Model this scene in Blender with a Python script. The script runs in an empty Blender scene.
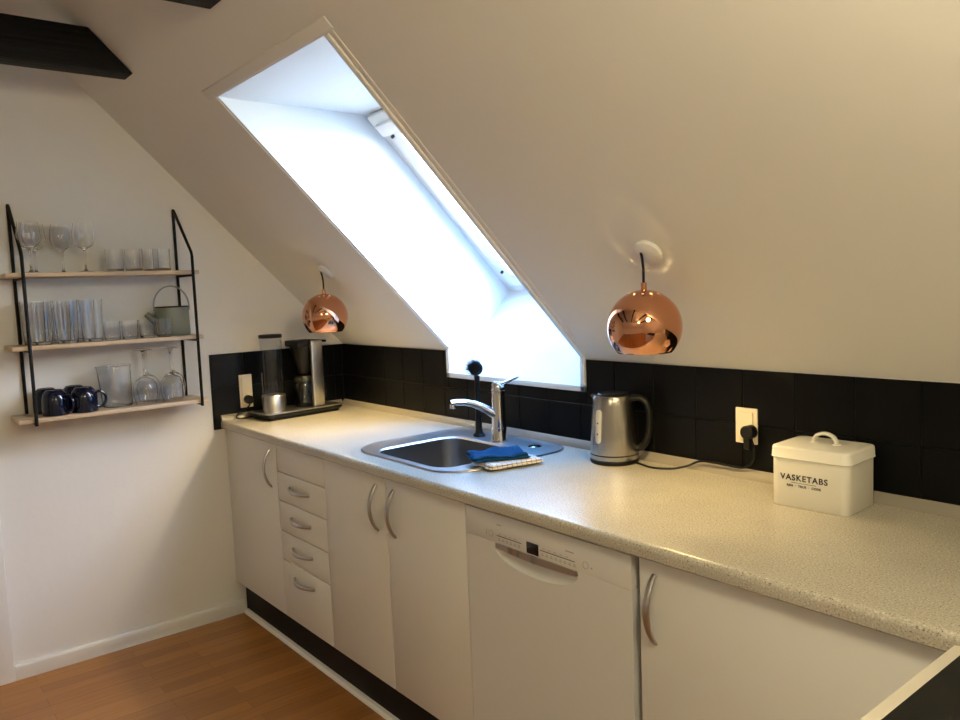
import bpy, bmesh, math, random
from mathutils import Vector, Matrix, Euler, noise
random.seed(7)
PI = math.pi
scene = bpy.context.scene
COL = scene.collection
R = math.radians

# ------------------------------------------------------------------ camera
cam_d = bpy.data.cameras.new('camera'); cam = bpy.data.objects.new('camera', cam_d); COL.objects.link(cam)
scene.camera = cam
cam_d.sensor_fit = 'HORIZONTAL'; cam_d.sensor_width = 36.0; cam_d.lens = 784.225 / 960 * 36.0
cam_d.clip_start = 0.02
yaw, pit, rol = 0.89436, -0.09259, 0.03883
Rz = Matrix.Rotation(yaw, 3, 'Z'); Rx = Matrix.Rotation(pit, 3, 'X'); Ry = Matrix.Rotation(rol, 3, 'Y')
cam.matrix_world = Matrix.Translation((3.4479, -1.8980, 1.4510)) @ (Rz @ Rx @ Ry @ Matrix.Rotation(PI / 2, 3, 'X')).to_4x4()

# ------------------------------------------------------------------ world, exposure
W = bpy.data.worlds.new('sky'); scene.world = W; W.use_nodes = True
ZENITH = (1.6, 9.5, 25.0); HORIZON = (13.0, 17.0, 18.5); GLOW = (38.0, 32.5, 33.0); GLOW_DIR = Vector((.72, .55, .42)).normalized()
nt = W.node_tree; bg = nt.nodes['Background']
def wn(t, op=None):
    n = nt.nodes.new(t)
    if op: n.operation = op
    return n
tc = wn('ShaderNodeTexCoord'); sp_ = wn('ShaderNodeSeparateXYZ'); nt.links.new(tc.outputs['Generated'], sp_.inputs[0])
mr = wn('ShaderNodeMapRange'); mr.interpolation_type = 'SMOOTHSTEP'; mr.inputs['From Min'].default_value = .15; mr.inputs['From Max'].default_value = .80
nt.links.new(sp_.outputs['Z'], mr.inputs['Value'])
mxs = wn('ShaderNodeMix'); mxs.data_type = 'VECTOR'; nt.links.new(mr.outputs[0], mxs.inputs['Factor'])
mxs.inputs[4].default_value = HORIZON; mxs.inputs[5].default_value = ZENITH
dt = wn('ShaderNodeVectorMath', 'DOT_PRODUCT'); dt.inputs[1].default_value = GLOW_DIR
mxx = wn('ShaderNodeMath', 'MAXIMUM'); mxx.inputs[1].default_value = 0.0; pw = wn('ShaderNodeMath', 'POWER'); pw.inputs[1].default_value = 7.0
nt.links.new(tc.outputs['Generated'], dt.inputs[0]); nt.links.new(dt.outputs['Value'], mxx.inputs[0]); nt.links.new(mxx.outputs[0], pw.inputs[0])
sc1 = wn('ShaderNodeVectorMath', 'SCALE'); sc1.inputs[0].default_value = GLOW; nt.links.new(pw.outputs[0], sc1.inputs['Scale'])
ad = wn('ShaderNodeVectorMath', 'ADD'); nt.links.new(mxs.outputs[1], ad.inputs[1]); nt.links.new(sc1.outputs[0], ad.inputs[0])
nt.links.new(ad.outputs[0], bg.inputs[0]); bg.inputs[1].default_value = 1.0
vs = scene.view_settings
scene.cycles.transparent_max_bounces = 48; scene.cycles.max_bounces = 32; scene.cycles.transmission_bounces = 32; scene.cycles.glossy_bounces = 10
scene.display_settings.display_device = 'sRGB'
vs.view_transform = 'Standard'; vs.look = 'None'; vs.gamma = 1.0; vs.exposure = 0.0; vs.use_curve_mapping = False
BULB = 650.0; BULB_COL = (1.0, .74, .32)
GLOBE = 36.0; GLOBE_COL = (1.0, .88, .57)  # strength and tint of the added, unseen globes
ADDED_LAMPS = [(3.3, -3.1, 2.2, .112, 'added glowing globe for warm room light, unseen behind the camera'), (3.45, -1.35, 2.05, .180, 'added glowing globe for warm room light, unseen above the cooker end')]
def portal(name, mat, sx, sy):
    l = bpy.data.lights.new(name, 'AREA'); l.shape = 'RECTANGLE'; l.size = sx; l.size_y = sy
    l.cycles.is_portal = True
    o = bpy.data.objects.new(name, l); COL.objects.link(o); o.matrix_world = mat
    return o
S2 = 2 ** -0.5
T = 1.201                      # top of the low wall, where the slope begins
WX0, WX1, WB = 0.8808, 1.6504, 1.091
YR = -2.3                      # ridge
ZR = T - YR
DEEP = 4.6                     # room depth
XE = 5.0                       # right gable
# the skylight over the sink: sky-light enters here
portal('skylight_portal', Matrix(((1, 0, 0, (WX0 + WX1) / 2), (0, -S2, S2, (-.335 + .33) / 2 + .10), (0, S2, S2, (2.1 + 1.433) / 2 + .10), (0, 0, 0, 1))), .80, .98)

# ------------------------------------------------------------------ materials
def mat(name, col, rough=.5, metal=0.0, spec=.5, **kw):
    m = bpy.data.materials.new(name); m.use_nodes = True
    b = m.node_tree.nodes['Principled BSDF']
    b.inputs['Base Color'].default_value = (*col, 1); b.inputs['Roughness'].default_value = rough
    b.inputs['Metallic'].default_value = metal; b.inputs['Specular IOR Level'].default_value = spec
    for k, v in kw.items(): b.inputs[k.replace('_', ' ')].default_value = v
    return m
def nd(m, t, **kw):
    n = m.node_tree.nodes.new(t)
    for k, v in kw.items(): setattr(n, k, v)
    return n
def lk(m, a, b): m.node_tree.links.new(a, b)
def coords(m, scale=(1, 1, 1), rot=(0, 0, 0), kind='Object'):
    tc = nd(m, 'ShaderNodeTexCoord'); mp = nd(m, 'ShaderNodeMapping')
    mp.inputs['Scale'].default_value = scale; mp.inputs['Rotation'].default_value = rot
    lk(m, tc.outputs[kind], mp.inputs[0]); return mp.outputs[0]
def ramp(m, fac, stops):
    r = nd(m, 'ShaderNodeValToRGB'); e = r.color_ramp.elements
    while len(e) < len(stops): e.new(.5)
    for i, (p, c) in enumerate(stops): e[i].position = p; e[i].color = (*c, 1)
    lk(m, fac, r.inputs[0]); return r.outputs[0]
def bump(m, h, strength=.1, dist=.01):
    b = nd(m, 'ShaderNodeBump'); b.inputs['Strength'].default_value = strength; b.inputs['Distance'].default_value = dist
    lk(m, h, b.inputs['Height']); lk(m, b.outputs[0], m.node_tree.nodes['Principled BSDF'].inputs['Normal'])
def noise_n(m, vec, scale, detail=2, rough=.5):
    n = nd(m, 'ShaderNodeTexNoise'); n.inputs['Scale'].default_value = scale; n.inputs['Detail'].default_value = detail
    n.inputs['Roughness'].default_value = rough
    lk(m, vec, n.inputs['Vector']); return n.outputs['Fac']
def pb(m): return m.node_tree.nodes['Principled BSDF']

M = {}
m = M['wall'] = mat('wall_paint', (.78, .755, .715), .75, spec=.3)
v = coords(m); bump(m, noise_n(m, v, 22, 4), .12, .01)
m = M['trim'] = mat('white_trim', (.80, .78, .74), .4)
m = M['lining'] = mat('lining_paint', (.85, .86, .855), .5)
m = M['cab'] = mat('cabinet_white', (.76, .735, .685), .38)
m = M['appl'] = mat('appliance_white', (.71, .70, .675), .32)
m = M['carcass'] = mat('carcass', (.10, .09, .08), .8)
m = M['kick'] = mat('plinth_black', (.006, .005, .005), .5, spec=.2)
m = M['tile'] = mat('tile_black', (.0032, .0032, .0034), .36, spec=.13)
v = coords(m); bump(m, noise_n(m, v, 16, 4), .22, .004)
m = M['grout'] = mat('painted_grout', (.008, .0075, .007), .6, spec=.3)
m = M['strip'] = mat('upstand_strip', (.27, .235, .19), .35)
m = M['beam'] = mat('beam_black', (.005, .004, .004), .65, spec=.2)
v = coords(m, (30, 1.2, 30)); h = noise_n(m, v, 2, 5); bump(m, h, .6, .01)
lk(m, ramp(m, h, [(.3, (.002, .002, .002)), (.75, (.008, .007, .006))]), pb(m).inputs['Base Color'])
# floor: laminate strips running along y
m = M['floor'] = mat('floor_laminate', (.4, .2, .08), .33)
v = coords(m, rot=(0, 0, PI / 2))
br = nd(m, 'ShaderNodeTexBrick'); br.offset = .37; br.offset_frequency = 2; br.squash = 1
lk(m, v, br.inputs['Vector'])
for k, x in dict(Scale=1.0).items(): br.inputs[k].default_value = x
br.inputs['Brick Width'].default_value = .55; br.inputs['Row Height'].default_value = .065
br.inputs['Mortar Size'].default_value = .0009; br.inputs['Mortar Smooth'].default_value = .2; br.inputs['Bias'].default_value = -.1
br.inputs['Color1'].default_value = (.43, .192, .050, 1); br.inputs['Color2'].default_value = (.30, .118, .028, 1)
br.inputs['Mortar'].default_value = (.17, .07, .02, 1)
g = noise_n(m, coords(m, (60, 2.2, 1)), 1.6, 5, .6)
gr = ramp(m, g, [(.25, (.72, .66, .6)), (.7, (1.12, 1.1, 1.06))])
mx = nd(m, 'ShaderNodeMix', data_type='RGBA', blend_type='MULTIPLY'); mx.inputs['Factor'].default_value = .85
lk(m, br.outputs['Color'], mx.inputs['A']); lk(m, gr, mx.inputs['B']); lk(m, mx.outputs['Result'], pb(m).inputs['Base Color'])
# worktop: speckled laminate
m = M['worktop'] = mat('worktop_laminate', (.5, .45, .37), .27, spec=.5)
v = coords(m)
n1 = noise_n(m, v, 270, 2, .6); n2 = noise_n(m, v, 6, 3)
c1 = ramp(m, n1, [(.30, (.13, .12, .105)), (.40, (.43, .39, .315)), (.60, (.50, .455, .375)), (.70, (.70, .665, .59))])
c2 = ramp(m, n2, [(.3, (.93, .93, .93)), (.7, (1.05, 1.04, 1.02))])
mx = nd(m, 'ShaderNodeMix', data_type='RGBA', blend_type='MULTIPLY'); mx.inputs['Factor'].default_value = 1
lk(m, c1, mx.inputs['A']); lk(m, c2, mx.inputs['B']); lk(m, mx.outputs['Result'], pb(m).inputs['Base Color'])
# metals
def brushed(name, col, rough, sc=(4, 4, 400)):
    m = mat(name, col, rough, 1.0); v = coords(m, sc); h = noise_n(m, v, 1.5, 3); bump(m, h, .05, .002); return m
M['steel'] = brushed('brushed_steel', (.55, .53, .50), .30)
M['kettle'] = brushed('kettle_steel', (.42, .40, .37), .25, (5, 5, 90))
M['handle'] = mat('handle_steel', (.52, .50, .48), .30, 1.0)
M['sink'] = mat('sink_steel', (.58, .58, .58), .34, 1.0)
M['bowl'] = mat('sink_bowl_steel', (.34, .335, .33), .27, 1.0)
M['chrome'] = mat('chrome', (.62, .62, .65), .06, 1.0)
M['copper'] = mat('copper', (.70, .345, .205), .035, 1.0)
M['black'] = mat('black_plastic', (.005, .005, .005), .42, spec=.25)
M['darkgrey'] = mat('dark_grey_plastic', (.014, .013, .012), .5, spec=.25)
M['rod'] = mat('black_steel_rod', (.004, .004, .004), .5, spec=.2)
m = M['wood'] = mat('birch_plank', (.60, .45, .29), .5)
v = coords(m, (8, 1.2, 30)); h = noise_n(m, v, 6, 4)
lk(m, ramp(m, h, [(.3, (.50, .365, .22)), (.7, (.66, .50, .335))]), pb(m).inputs['Base Color'])
M['navy'] = mat('navy_glaze', (.003, .005, .018), .13)
M['sage'] = mat('sage_enamel', (.20, .215, .17), .35)
M['wire'] = mat('wire_steel', (.45, .43, .38), .3, 1.0)
M['cream'] = mat('cream_plastic', (.80, .70, .52), .4)
M['tin'] = mat('cream_tin', (.80, .76, .67), .35)
M['ink'] = mat('black_print', (.015, .013, .012), .6)
M['greyprint'] = mat('grey_print', (.36, .34, .32), .6)
M['darkprint'] = mat('dark_print', (.06, .055, .05), .5)
M['screen'] = mat('display_black', (.006, .006, .008), .1)
M['shade_in'] = mat('white_enamel', (.80, .76, .70), .5)
M['hob'] = mat('hob_glass', (.008, .008, .008), .10, spec=.10)
M['hobrim'] = mat('hob_rim', (.62, .56, .46), .35)
M['ring'] = mat('ring_print', (.05, .05, .05), .3)
M['gasket'] = mat('gasket_grey', (.22, .26, .30), .5)
M['gauge'] = mat('gauge_grey', (.50, .48, .45), .2)
m = M['bluecloth'] = mat('blue_microfibre', (.008, .055, .14), .95, spec=.1)
v = coords(m); bump(m, noise_n(m, v, 500, 2), .5, .002)
m = M['whitecloth'] = mat('checked_cloth', (.75, .70, .62), .95, spec=.1)
v = coords(m, (1, 1, 1))
br = nd(m, 'ShaderNodeTexBrick'); br.offset = 0; lk(m, v, br.inputs['Vector']); br.inputs['Scale'].default_value = 1
br.inputs['Brick Width'].default_value = .017; br.inputs['Row Height'].default_value = .017; br.inputs['Mortar Size'].default_value = .0010
br.inputs['Mortar Smooth'].default_value = .1
br.inputs['Color1'].default_value = (.72, .66, .58, 1); br.inputs['Color2'].default_value = (.72, .66, .58, 1); br.inputs['Mortar'].default_value = (.30, .20, .14, 1)
lk(m, br.outputs['Color'], pb(m).inputs['Base Color'])
# glass: clear tableware (refracting) and thin panes
def thin_glass(name, tint, ior=1.45):
    m = bpy.data.materials.new(name); m.use_nodes = True; nt = m.node_tree; nt.nodes.clear()
    out = nt.nodes.new('ShaderNodeOutputMaterial'); mix = nt.nodes.new('ShaderNodeMixShader')
    tr = nt.nodes.new('ShaderNodeBsdfTransparent'); gl = nt.nodes.new('ShaderNodeBsdfGlossy'); fr = nt.nodes.new('ShaderNodeFresnel')
    tr.inputs[0].default_value = (*tint, 1); gl.inputs['Roughness'].default_value = .03; fr.inputs[0].default_value = ior
    ge = nt.nodes.new('ShaderNodeNewGeometry'); io = nt.nodes.new('ShaderNodeMix'); io.inputs[2].default_value = ior; io.inputs[3].default_value = 1 / ior
    nt.links.new(ge.outputs['Backfacing'], io.inputs[0]); nt.links.new(io.outputs[0], fr.inputs[0])
    nt.links.new(fr.outputs[0], mix.inputs[0]); nt.links.new(tr.outputs[0], mix.inputs[1]); nt.links.new(gl.outputs[0], mix.inputs[2])
    nt.links.new(mix.outputs[0], out.inputs[0]); return m
M['glass'] = mat('clear_glass', (1, 1, 1), .01, Transmission_Weight=1.0, IOR=1.45)
M['pane'] = thin_glass('window_pane', (.97, .98, .98))
M['tank'] = thin_glass('tank_plastic', (.93, .93, .92), 1.45)
M['carafe'] = thin_glass('carafe_glass', (.88, .88, .87), 1.45)
m = bpy.data.materials.new('bulb_glow'); m.use_nodes = True; M['bulb'] = m
b = pb(m); b.inputs['Base Color'].default_value = (.9, .8, .6, 1)
b.inputs['Emission Color'].default_value = (*BULB_COL, 1); b.inputs['Emission Strength'].default_value = BULB

m = M['bulb_bright'] = M['bulb'].copy(); pb(m).inputs['Emission Strength'].default_value = BULB * 1.8
m = bpy.data.materials.new('added_globe_glow'); m.use_nodes = True; M['globe'] = m
b = pb(m); b.inputs['Base Color'].default_value = (.9, .85, .75, 1)
b.inputs['Emission Color'].default_value = (*GLOBE_COL, 1); b.inputs['Emission Strength'].default_value = GLOBE

# ------------------------------------------------------------------ mesh helpers
class MB:
    def __init__(s): s.bm = bmesh.new()
    def _bev(s, geom_faces, w, seg=2):
        es = list({e for f in geom_faces for e in f.edges})
        bmesh.ops.bevel(s.bm, geom=es, offset=w, segments=seg, affect='EDGES', profile=.5)
    def box(s, x0, x1, y0, y1, z0, z1, bev=0, seg=2, mat4=None):
        vs = [s.bm.verts.new((x, y, z)) for x in (x0, x1) for y in (y0, y1) for z in (z0, z1)]
        if mat4 is not None:
            for v in vs: v.co = mat4 @ v.co
        q = [(0, 1, 3, 2), (4, 6, 7, 5), (0, 4, 5, 1), (2, 3, 7, 6), (0, 2, 6, 4), (1, 5, 7, 3)]
        fs = [s.bm.faces.new([vs[i] for i in f]) for f in q]
        if bev: s._bev(fs, bev, seg)
        return s
    def face(s, pts): return s.bm.faces.new([s.bm.verts.new(p) for p in pts])
    def prism(s, pts, d, bev=0, seg=2):
        """polygon pts extruded along vector d"""
        a = [s.bm.verts.new(p) for p in pts]; b = [s.bm.verts.new(Vector(p) + Vector(d)) for p in pts]
        n = len(a); fs = [s.bm.faces.new(a[::-1]), s.bm.faces.new(b)]
        for i in range(n): fs.append(s.bm.faces.new((a[i], a[(i + 1) % n], b[(i + 1) % n], b[i])))
        if bev: s._bev(fs, bev, seg)
        return s
    def lathe(s, prof, seg=32, mat4=None, a0=0):
        rings = []
        for r, z in prof:
            if r < 1e-6: rings.append([s.bm.verts.new((0, 0, z))])
            else: rings.append([s.bm.verts.new((r * math.cos(a0 + 2 * PI * i / seg), r * math.sin(a0 + 2 * PI * i / seg), z)) for i in range(seg)])
        out = []
        for A, B in zip(rings, rings[1:]):
            for i in range(seg):
                j = (i + 1) % seg
                if len(A) == 1 and len(B) == 1: continue
                if len(A) == 1: f = (A[0], B[i], B[j])
                elif len(B) == 1: f = (A[i], B[0], A[j])
                else: f = (A[i], B[i], B[j], A[j])
                out.append(s.bm.faces.new(f))
        if mat4 is not None:
            for R_ in rings:
                for v in R_: v.co = mat4 @ v.co
        return s
    def cyl(s, p0, p1, r, seg=20, r1=None, bev=0):
        p0, p1 = Vector(p0), Vector(p1); d = p1 - p0; L = d.length
        mt = Matrix.Translation(p0) @ d.to_track_quat('Z', 'Y').to_matrix().to_4x4()
        r1 = r if r1 is None else r1
        pr = [(0, 0), (r, 0), (r1, L), (0, L)] if not bev else [(0, 0), (r - bev, 0), (r, bev), (r1, L - bev), (r1 - bev, L), (0, L)]
        return s.lathe(pr, seg, mt)
    def tube(s, path, r, seg=10, closed=False, sx=1.0, up=None, radii=None):
        P = [Vector(p) for p in path]; n = len(P); rings = []; prev = None
        for i, p in enumerate(P):
            if closed: t = P[(i + 1) % n] - P[i - 1]
            else: t = P[min(i + 1, n - 1)] - P[max(i - 1, 0)]
            t.normalize()
            u = Vector(up) if up else (prev if prev is not None else (Vector((0, 0, 1)) if abs(t.z) < .9 else Vector((1, 0, 0))))
            a = t.cross(u)
            if a.length < 1e-5: a = t.orthogonal()
            a.normalize(); b = a.cross(t).normalized(); prev = b
            rr = radii[i] if radii else r
            rings.append([s.bm.verts.new(p + (a * math.cos(2 * PI * k / seg) * sx + b * math.sin(2 * PI * k / seg)) * rr) for k in range(seg)])
        prs = list(zip(rings, rings[1:])) + ([(rings[-1], rings[0])] if closed else [])
        for A, B in prs:
            for k in range(seg):
                j = (k + 1) % seg; s.bm.faces.new((A[k], A[j], B[j], B[k]))
        if not closed:
            s.bm.faces.new(rings[0][::-1]); s.bm.faces.new(rings[-1])
        return s
    def build(s, name, material, parent=None, smooth=True, ang=35, recalc=True):
        if recalc: bmesh.ops.recalc_face_normals(s.bm, faces=s.bm.faces[:])
        me = bpy.data.meshes.new(name); s.bm.to_mesh(me); s.bm.free()
        me.materials.append(M[material] if isinstance(material, str) else material)
        if smooth:
            me.shade_smooth(); me.set_sharp_from_angle(angle=R(ang))
        o = bpy.data.objects.new(name, me); COL.objects.link(o)
        if parent: o.parent = parent
        return o
def thing(name, label, cat, loc=(0, 0, 0), rz=0, group=None):
    o = bpy.data.objects.new(name, None); COL.objects.link(o); o.empty_display_size = .05
    o.location = loc; o.rotation_euler = (0, 0, rz); return tag(o, label, cat, group)
def tag(o, label, cat, group=None):
    o['label'] = label; o['category'] = cat
    if group: o['group'] = group
    return o
def struct(o): o['kind'] = 'structure'; return o
def kids(o): return [c for c in bpy.data.objects if c.parent == o]
def dup(root, loc, label, rz=None, group=None):
    def cp(o, par):
        c = o.copy(); COL.objects.link(c)
        if par: c.parent = par
        for k in kids_of[o.name]: cp(k, c)
        return c
    kids_of = {}
    for o in bpy.data.objects: kids_of.setdefault(o.name, [])
    for o in bpy.data.objects:
        if o.parent: kids_of[o.parent.name].append(o)
    c = cp(root, None); c.location = loc; c['label'] = label
    if rz is not None: c.rotation_euler = (0, 0, rz)
    if group: c['group'] = group
    return c
def boolean(o, cutter, ang=35):
    md = o.modifiers.new('cut', 'BOOLEAN'); md.object = cutter; md.operation = 'DIFFERENCE'; md.solver = 'EXACT'
    dg = bpy.context.evaluated_depsgraph_get(); dg.update()
    me = bpy.data.meshes.new_from_object(o.evaluated_get(dg)); o.modifiers.clear()
    old = o.data; nm = old.name; o.data = me; bpy.data.meshes.remove(old); me.name = nm
    cm = cutter.data; bpy.data.objects.remove(cutter); bpy.data.meshes.remove(cm)
    me.shade_smooth(); me.set_sharp_from_angle(angle=R(ang))
def rrect(x0, x1, y0, y1, r, n=8):
    pts = []
    rs = r if isinstance(r, (list, tuple)) else [r] * 4
    for (cx, cy, a0, q) in ((x1, y1, 0, rs[0]), (x0, y1, 90, rs[1]), (x0, y0, 180, rs[2]), (x1, y0, 270, rs[3])):
        sx = 1 if cx == x1 else -1; sy = 1 if cy == y1 else -1
        for k in range(n + 1):
            a = R(a0 + 90 * k / n); pts.append((cx - sx * q + q * math.cos(a), cy - sy * q + q * math.sin(a)))
    return pts
def loft(b, loops, cap0=False, cap1=False):
    """loops: list of equally long point lists"""
    vv = [[b.bm.verts.new(p) for p in L] for L in loops]; n = len(vv[0])
    for A, B in zip(vv, vv[1:]):
        for i in range(n):
            j = (i + 1) % n; b.bm.faces.new((A[i], A[j], B[j], B[i]))
    if cap0: b.bm.faces.new(vv[0][::-1])
    if cap1: b.bm.faces.new(vv[-1])
    return b
def text_mesh(name, body, size, mat4, material, parent, bold=0.0, spacing=1.0, depth=.0003):
    cu = bpy.data.curves.new(name, 'FONT'); cu.body = body; cu.size = size; cu.align_x = 'CENTER'; cu.align_y = 'CENTER'
    cu.offset = bold; cu.space_character = spacing; cu.extrude = depth
    t = bpy.data.objects.new(name, cu); COL.objects.link(t)
    dg = bpy.context.evaluated_depsgraph_get(); dg.update()
    me = bpy.data.meshes.new_from_object(t.evaluated_get(dg)); bpy.data.objects.remove(t); bpy.data.curves.remove(cu)
    me.transform(mat4); me.materials.clear(); me.materials.append(M[material]); me.name = name
    o = bpy.data.objects.new(name, me); COL.objects.link(o); o.parent = parent
    return o

# ================================================================== THE ROOM
b = MB(); b.face([(0, 0, 0), (XE, 0, 0), (XE, -DEEP, 0), (0, -DEEP, 0)])
struct(b.build('floor', 'floor'))
b = MB(); b.face([(0, 0, 0), (0, 0, T), (0, YR, ZR), (0, -DEEP, T), (0, -DEEP, 0)])
struct(b.build('wall_left', 'wall'))
b = MB()
for x0, x1, z1 in ((0, WX0, T), (WX0, WX1, WB), (WX1, XE, T)): b.face([(x0, 0, 0), (x1, 0, 0), (x1, 0, z1), (x0, 0, z1)])
struct(b.build('wall_back', 'wall'))
b = MB(); b.face([(0, -DEEP, 0), (XE, -DEEP, 0), (XE, -DEEP, T), (0, -DEEP, T)])
struct(b.build('wall_front', 'wall'))
b = MB(); b.face([(XE, 0, 0), (XE, 0, T), (XE, YR, ZR), (XE, -DEEP, T), (XE, -DEEP, 0)])
struct(b.build('wall_right', 'wall'))
# sloping ceilings; the near one has the skylight opening
WTY = -.8973; WTZ = T - WTY
b = MB()
def sl(x, y): return (x, y, T - y)
b.face([sl(0, 0), sl(WX0, 0), sl(WX0, WTY), sl(0, WTY)])
b.face([sl(WX1, 0), sl(XE, 0), sl(XE, WTY), sl(WX1, WTY)])
b.face([sl(0, WTY), sl(WX0, WTY), sl(WX0, YR), sl(0, YR)])
b.face([sl(WX0, WTY), sl(WX1, WTY), sl(WX1, YR), sl(WX0, YR)])
b.face([sl(WX1, WTY), sl(XE, WTY), sl(XE, YR), sl(WX1, YR)])
b.face([(0, YR, ZR), (XE, YR, ZR), (XE, -DEEP, T), (0, -DEEP, T)])
bmesh.ops.remove_doubles(b.bm, verts=b.bm.verts[:], dist=1e-5)
struct(b.build('ceiling', 'wall', smooth=False))

# ---- window_1: the skylight, frame in the plane of the roof, deep white lining
win = thing('window_1', 'white roof window in its deep white lining above the sink', 'window'); struct(win)
FT, FB = (-.339, 2.098), (.33, 1.433)
prof = [(WTY, WTZ), (WTY, WTZ + .03), (FT[0], FT[1] + .03), (FB[0] + .02, FB[1] - .02), (.02, WB - .02), (0, WB), (0, T)]
LT = .018
b = MB()
for x0, x1 in ((WX0, WX0 + LT), (WX1 - LT, WX1)):        # cheeks
    b.prism([(x0, y, z) for y, z in prof], (x1 - x0, 0, 0))
xa, xb = WX0 + LT, WX1 - LT
b.prism([(xa, WTY, WTZ), (xa, FT[0] + .02, FT[1]), (xa, FT[0] + .02, FT[1] + LT), (xa, WTY, WTZ + LT)], (xb - xa, 0, 0))      # head, level
b.prism([(xa, 0, WB + .012), (xa, FB[0], FB[1]), (xa, FB[0] + .012, FB[1] - .012), (xa, .012, WB)], (xb - xa, 0, 0))      # foot, square to the roof
# front edges of the lining boards stand a little proud of the wall
e = .006
b.box(WX0, WX1, -.009 - e, .0, WB, WB + .020, .002)
for x0 in (WX0, WX1 - .020): b.box(x0, x0 + .020, -.009 - e, .0, WB, T + .006, .002)
sm = Matrix(((1, 0, 0, 0), (0, -S2, S2, 0), (0, S2, S2, T), (0, 0, 0, 1)))   # local (x, up-slope, outward)
L = -WTY / S2
b.box(WX1 - .020, WX1, .0, L, -.006, .01, .002, 2, sm)
b.box(WX0, WX0 + .006, .0, L, -.003, .01, .001, 2, sm)
b.build('lining', 'lining', win, ang=30)
b = MB()                                                 # plastered margin round the opening
b.box(WX0 - .045, WX1 + .030, L + .004, L + .040, -.003, .006, .0035, 3, sm)
b.box(WX1 + .002, WX1 + .022, .10, L + .004, -.002, .005, .002, 3, sm)
b.build('plaster_margin', 'wall', win, ang=60)
# frame in local slope coordinates
V0, V1, N0 = -.07, .878, .392
def ring(b, x0, x1, v0, v1, w, n0, n1, bev=.003):
    b.box(x0, x0 + w, v0, v1, n0, n1, bev, 2, sm); b.box(x1 - w, x1, v0, v1, n0, n1, bev, 2, sm)
    b.box(x0 + w, x1 - w, v0, v0 + w, n0, n1, bev, 2, sm); b.box(x0 + w, x1 - w, v1 - w, v1, n0, n1, bev, 2, sm)
b = MB(); ring(b, xa - .02, xb + .02, V0 - .02, V1 + .02, .055, N0, N0 + .09); b.build('frame', 'trim', win)
b = MB(); ring(b, xa + .036, xb - .036, V0 + .036, V1 - .036, .007, N0 - .001, N0 + .06, 0); b.build('gasket', 'gasket', win)
sash = MB(); ring(sash, xa + .043, xb - .043, V0 + .043, V1 - .043, .065, N0 - .012, N0 + .055); sash = sash.build('sash', 'trim', win)
b = MB(); b.box(xa + .10, xb - .10, V0 + .10, V1 - .10, N0 + .025, N0 + .037, 0, 2, sm); b.build('glass_pane', 'pane', win)
b = MB(); b.box(xa + .06, xb - .06, V1 - .085, V1 - .035, N0 - .045, N0 - .012, .006, 2, sm); b.box(xa + .03, xb - .03, V1 - .055, V1 - .0, N0 - .028, N0, .004, 2, sm)
b.build('ventilation_bar', 'trim', win)
b = MB()
for vv in (V1 - .105, V0 + .13): b.cyl(sm @ Vector((xa + .075, vv, N0 - .022)), sm @ Vector((xa + .075, vv, N0 - .010)), .006, 12)
b.build('stop_button', 'darkgrey', win)
# ---- skirting, casing, plinth trims
b = MB(); b.prism([(0, -1.51, 0), (.016, -1.51, 0), (.016, -1.51, .052), (.012, -1.51, .060), (0, -1.51, .060)], (0, 1.51 - .585, 0), .0015)
struct(b.build('baseboard_left', 'trim'))
b = MB(); b.box(0, .020, -1.60, -1.510, 0, 2.08, .004); b.box(0, .020, -2.42, -2.33, 0, 2.08, .004); b.box(0, .020, -2.33, -1.60, 2.0, 2.08, .004)
b.box(0, .006, -2.33, -1.60, 0.005, 2.0)
struct(b.build('door_1', 'trim'))
b = MB(); b.box(.004, 1.757, -.572, -.556, .014, .158); struct(b.build('trim_1', 'kick'))
b = MB(); b.box(2.36, 3.02, -.572, -.556, .014, .158); struct(b.build('trim_2', 'kick'))
b = MB(); b.prism([(0.017, -.572, 0), (0.017, -.592, 0), (0.017, -.590, .008), (0.017, -.584, .014), (0.017, -.572, .016)], (1.74, 0, 0)); struct(b.build('trim_3', 'trim'))

# ---- black painted tiles
b = MB(); P_ = .1535; TH = .008; GAP = .0022
def tile(x0, x1, z0, z1, wall):
    if x1 - x0 < .006 or z1 - z0 < .006: return
    x0 += GAP / 2; x1 -= GAP / 2; z0 += GAP / 2; z1 -= GAP / 2
    c = .0016
    lo = [(x0, z0), (x1, z0), (x1, z1), (x0, z1)]; hi = [(x0 + c, z0 + c), (x1 - c, z0 + c), (x1 - c, z1 - c), (x0 + c, z1 - c)]
    if wall == 'back': mk = lambda p, d: (p[0], -d, p[1])
    else: mk = lambda p, d: (d, p[0], p[1])
    loft(b, [[mk(p, .003) for p in lo], [mk(p, TH - c) for p in lo], [mk(p, TH) for p in hi]], False, True)
ZT = [(.926, 1.048), (1.048, T - .001)]
xs = sorted(set([2.082 + P_ * k for k in range(-14, 10)]))
xs = [x for x in xs if .012 < x < 3.6]; xs = [.009] + xs + [3.62]
for (z0, z1) in ZT:
    for x0, x1 in zip(xs, xs[1:]):
        if z1 < WB: tile(x0, x1, z0, z1, 'back'); continue
        if x1 <= WX0 or x0 >= WX1: tile(x0, x1, z0, z1, 'back')
        else:
            if x0 < WX0: tile(x0, WX0, z0, z1, 'back')
            if x1 > WX1: tile(WX1, x1, z0, z1, 'back')
            tile(max(x0, WX0), min(x1, WX1), z0, WB, 'back')
til = tag(b.build('tile_backsplash', 'tile', smooth=False), 'black painted tile splashback running along the back wall under the slope', 'tiles')
b = MB(); b.box(.003, WX0 - .001, -.004, -.0006, .90, T - .003); b.box(WX0 - .001, WX1 + .001, -.004, -.0006, .90, WB - .001); b.box(WX1 + .001, 3.62, -.004, -.0006, .90, T - .003)
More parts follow.
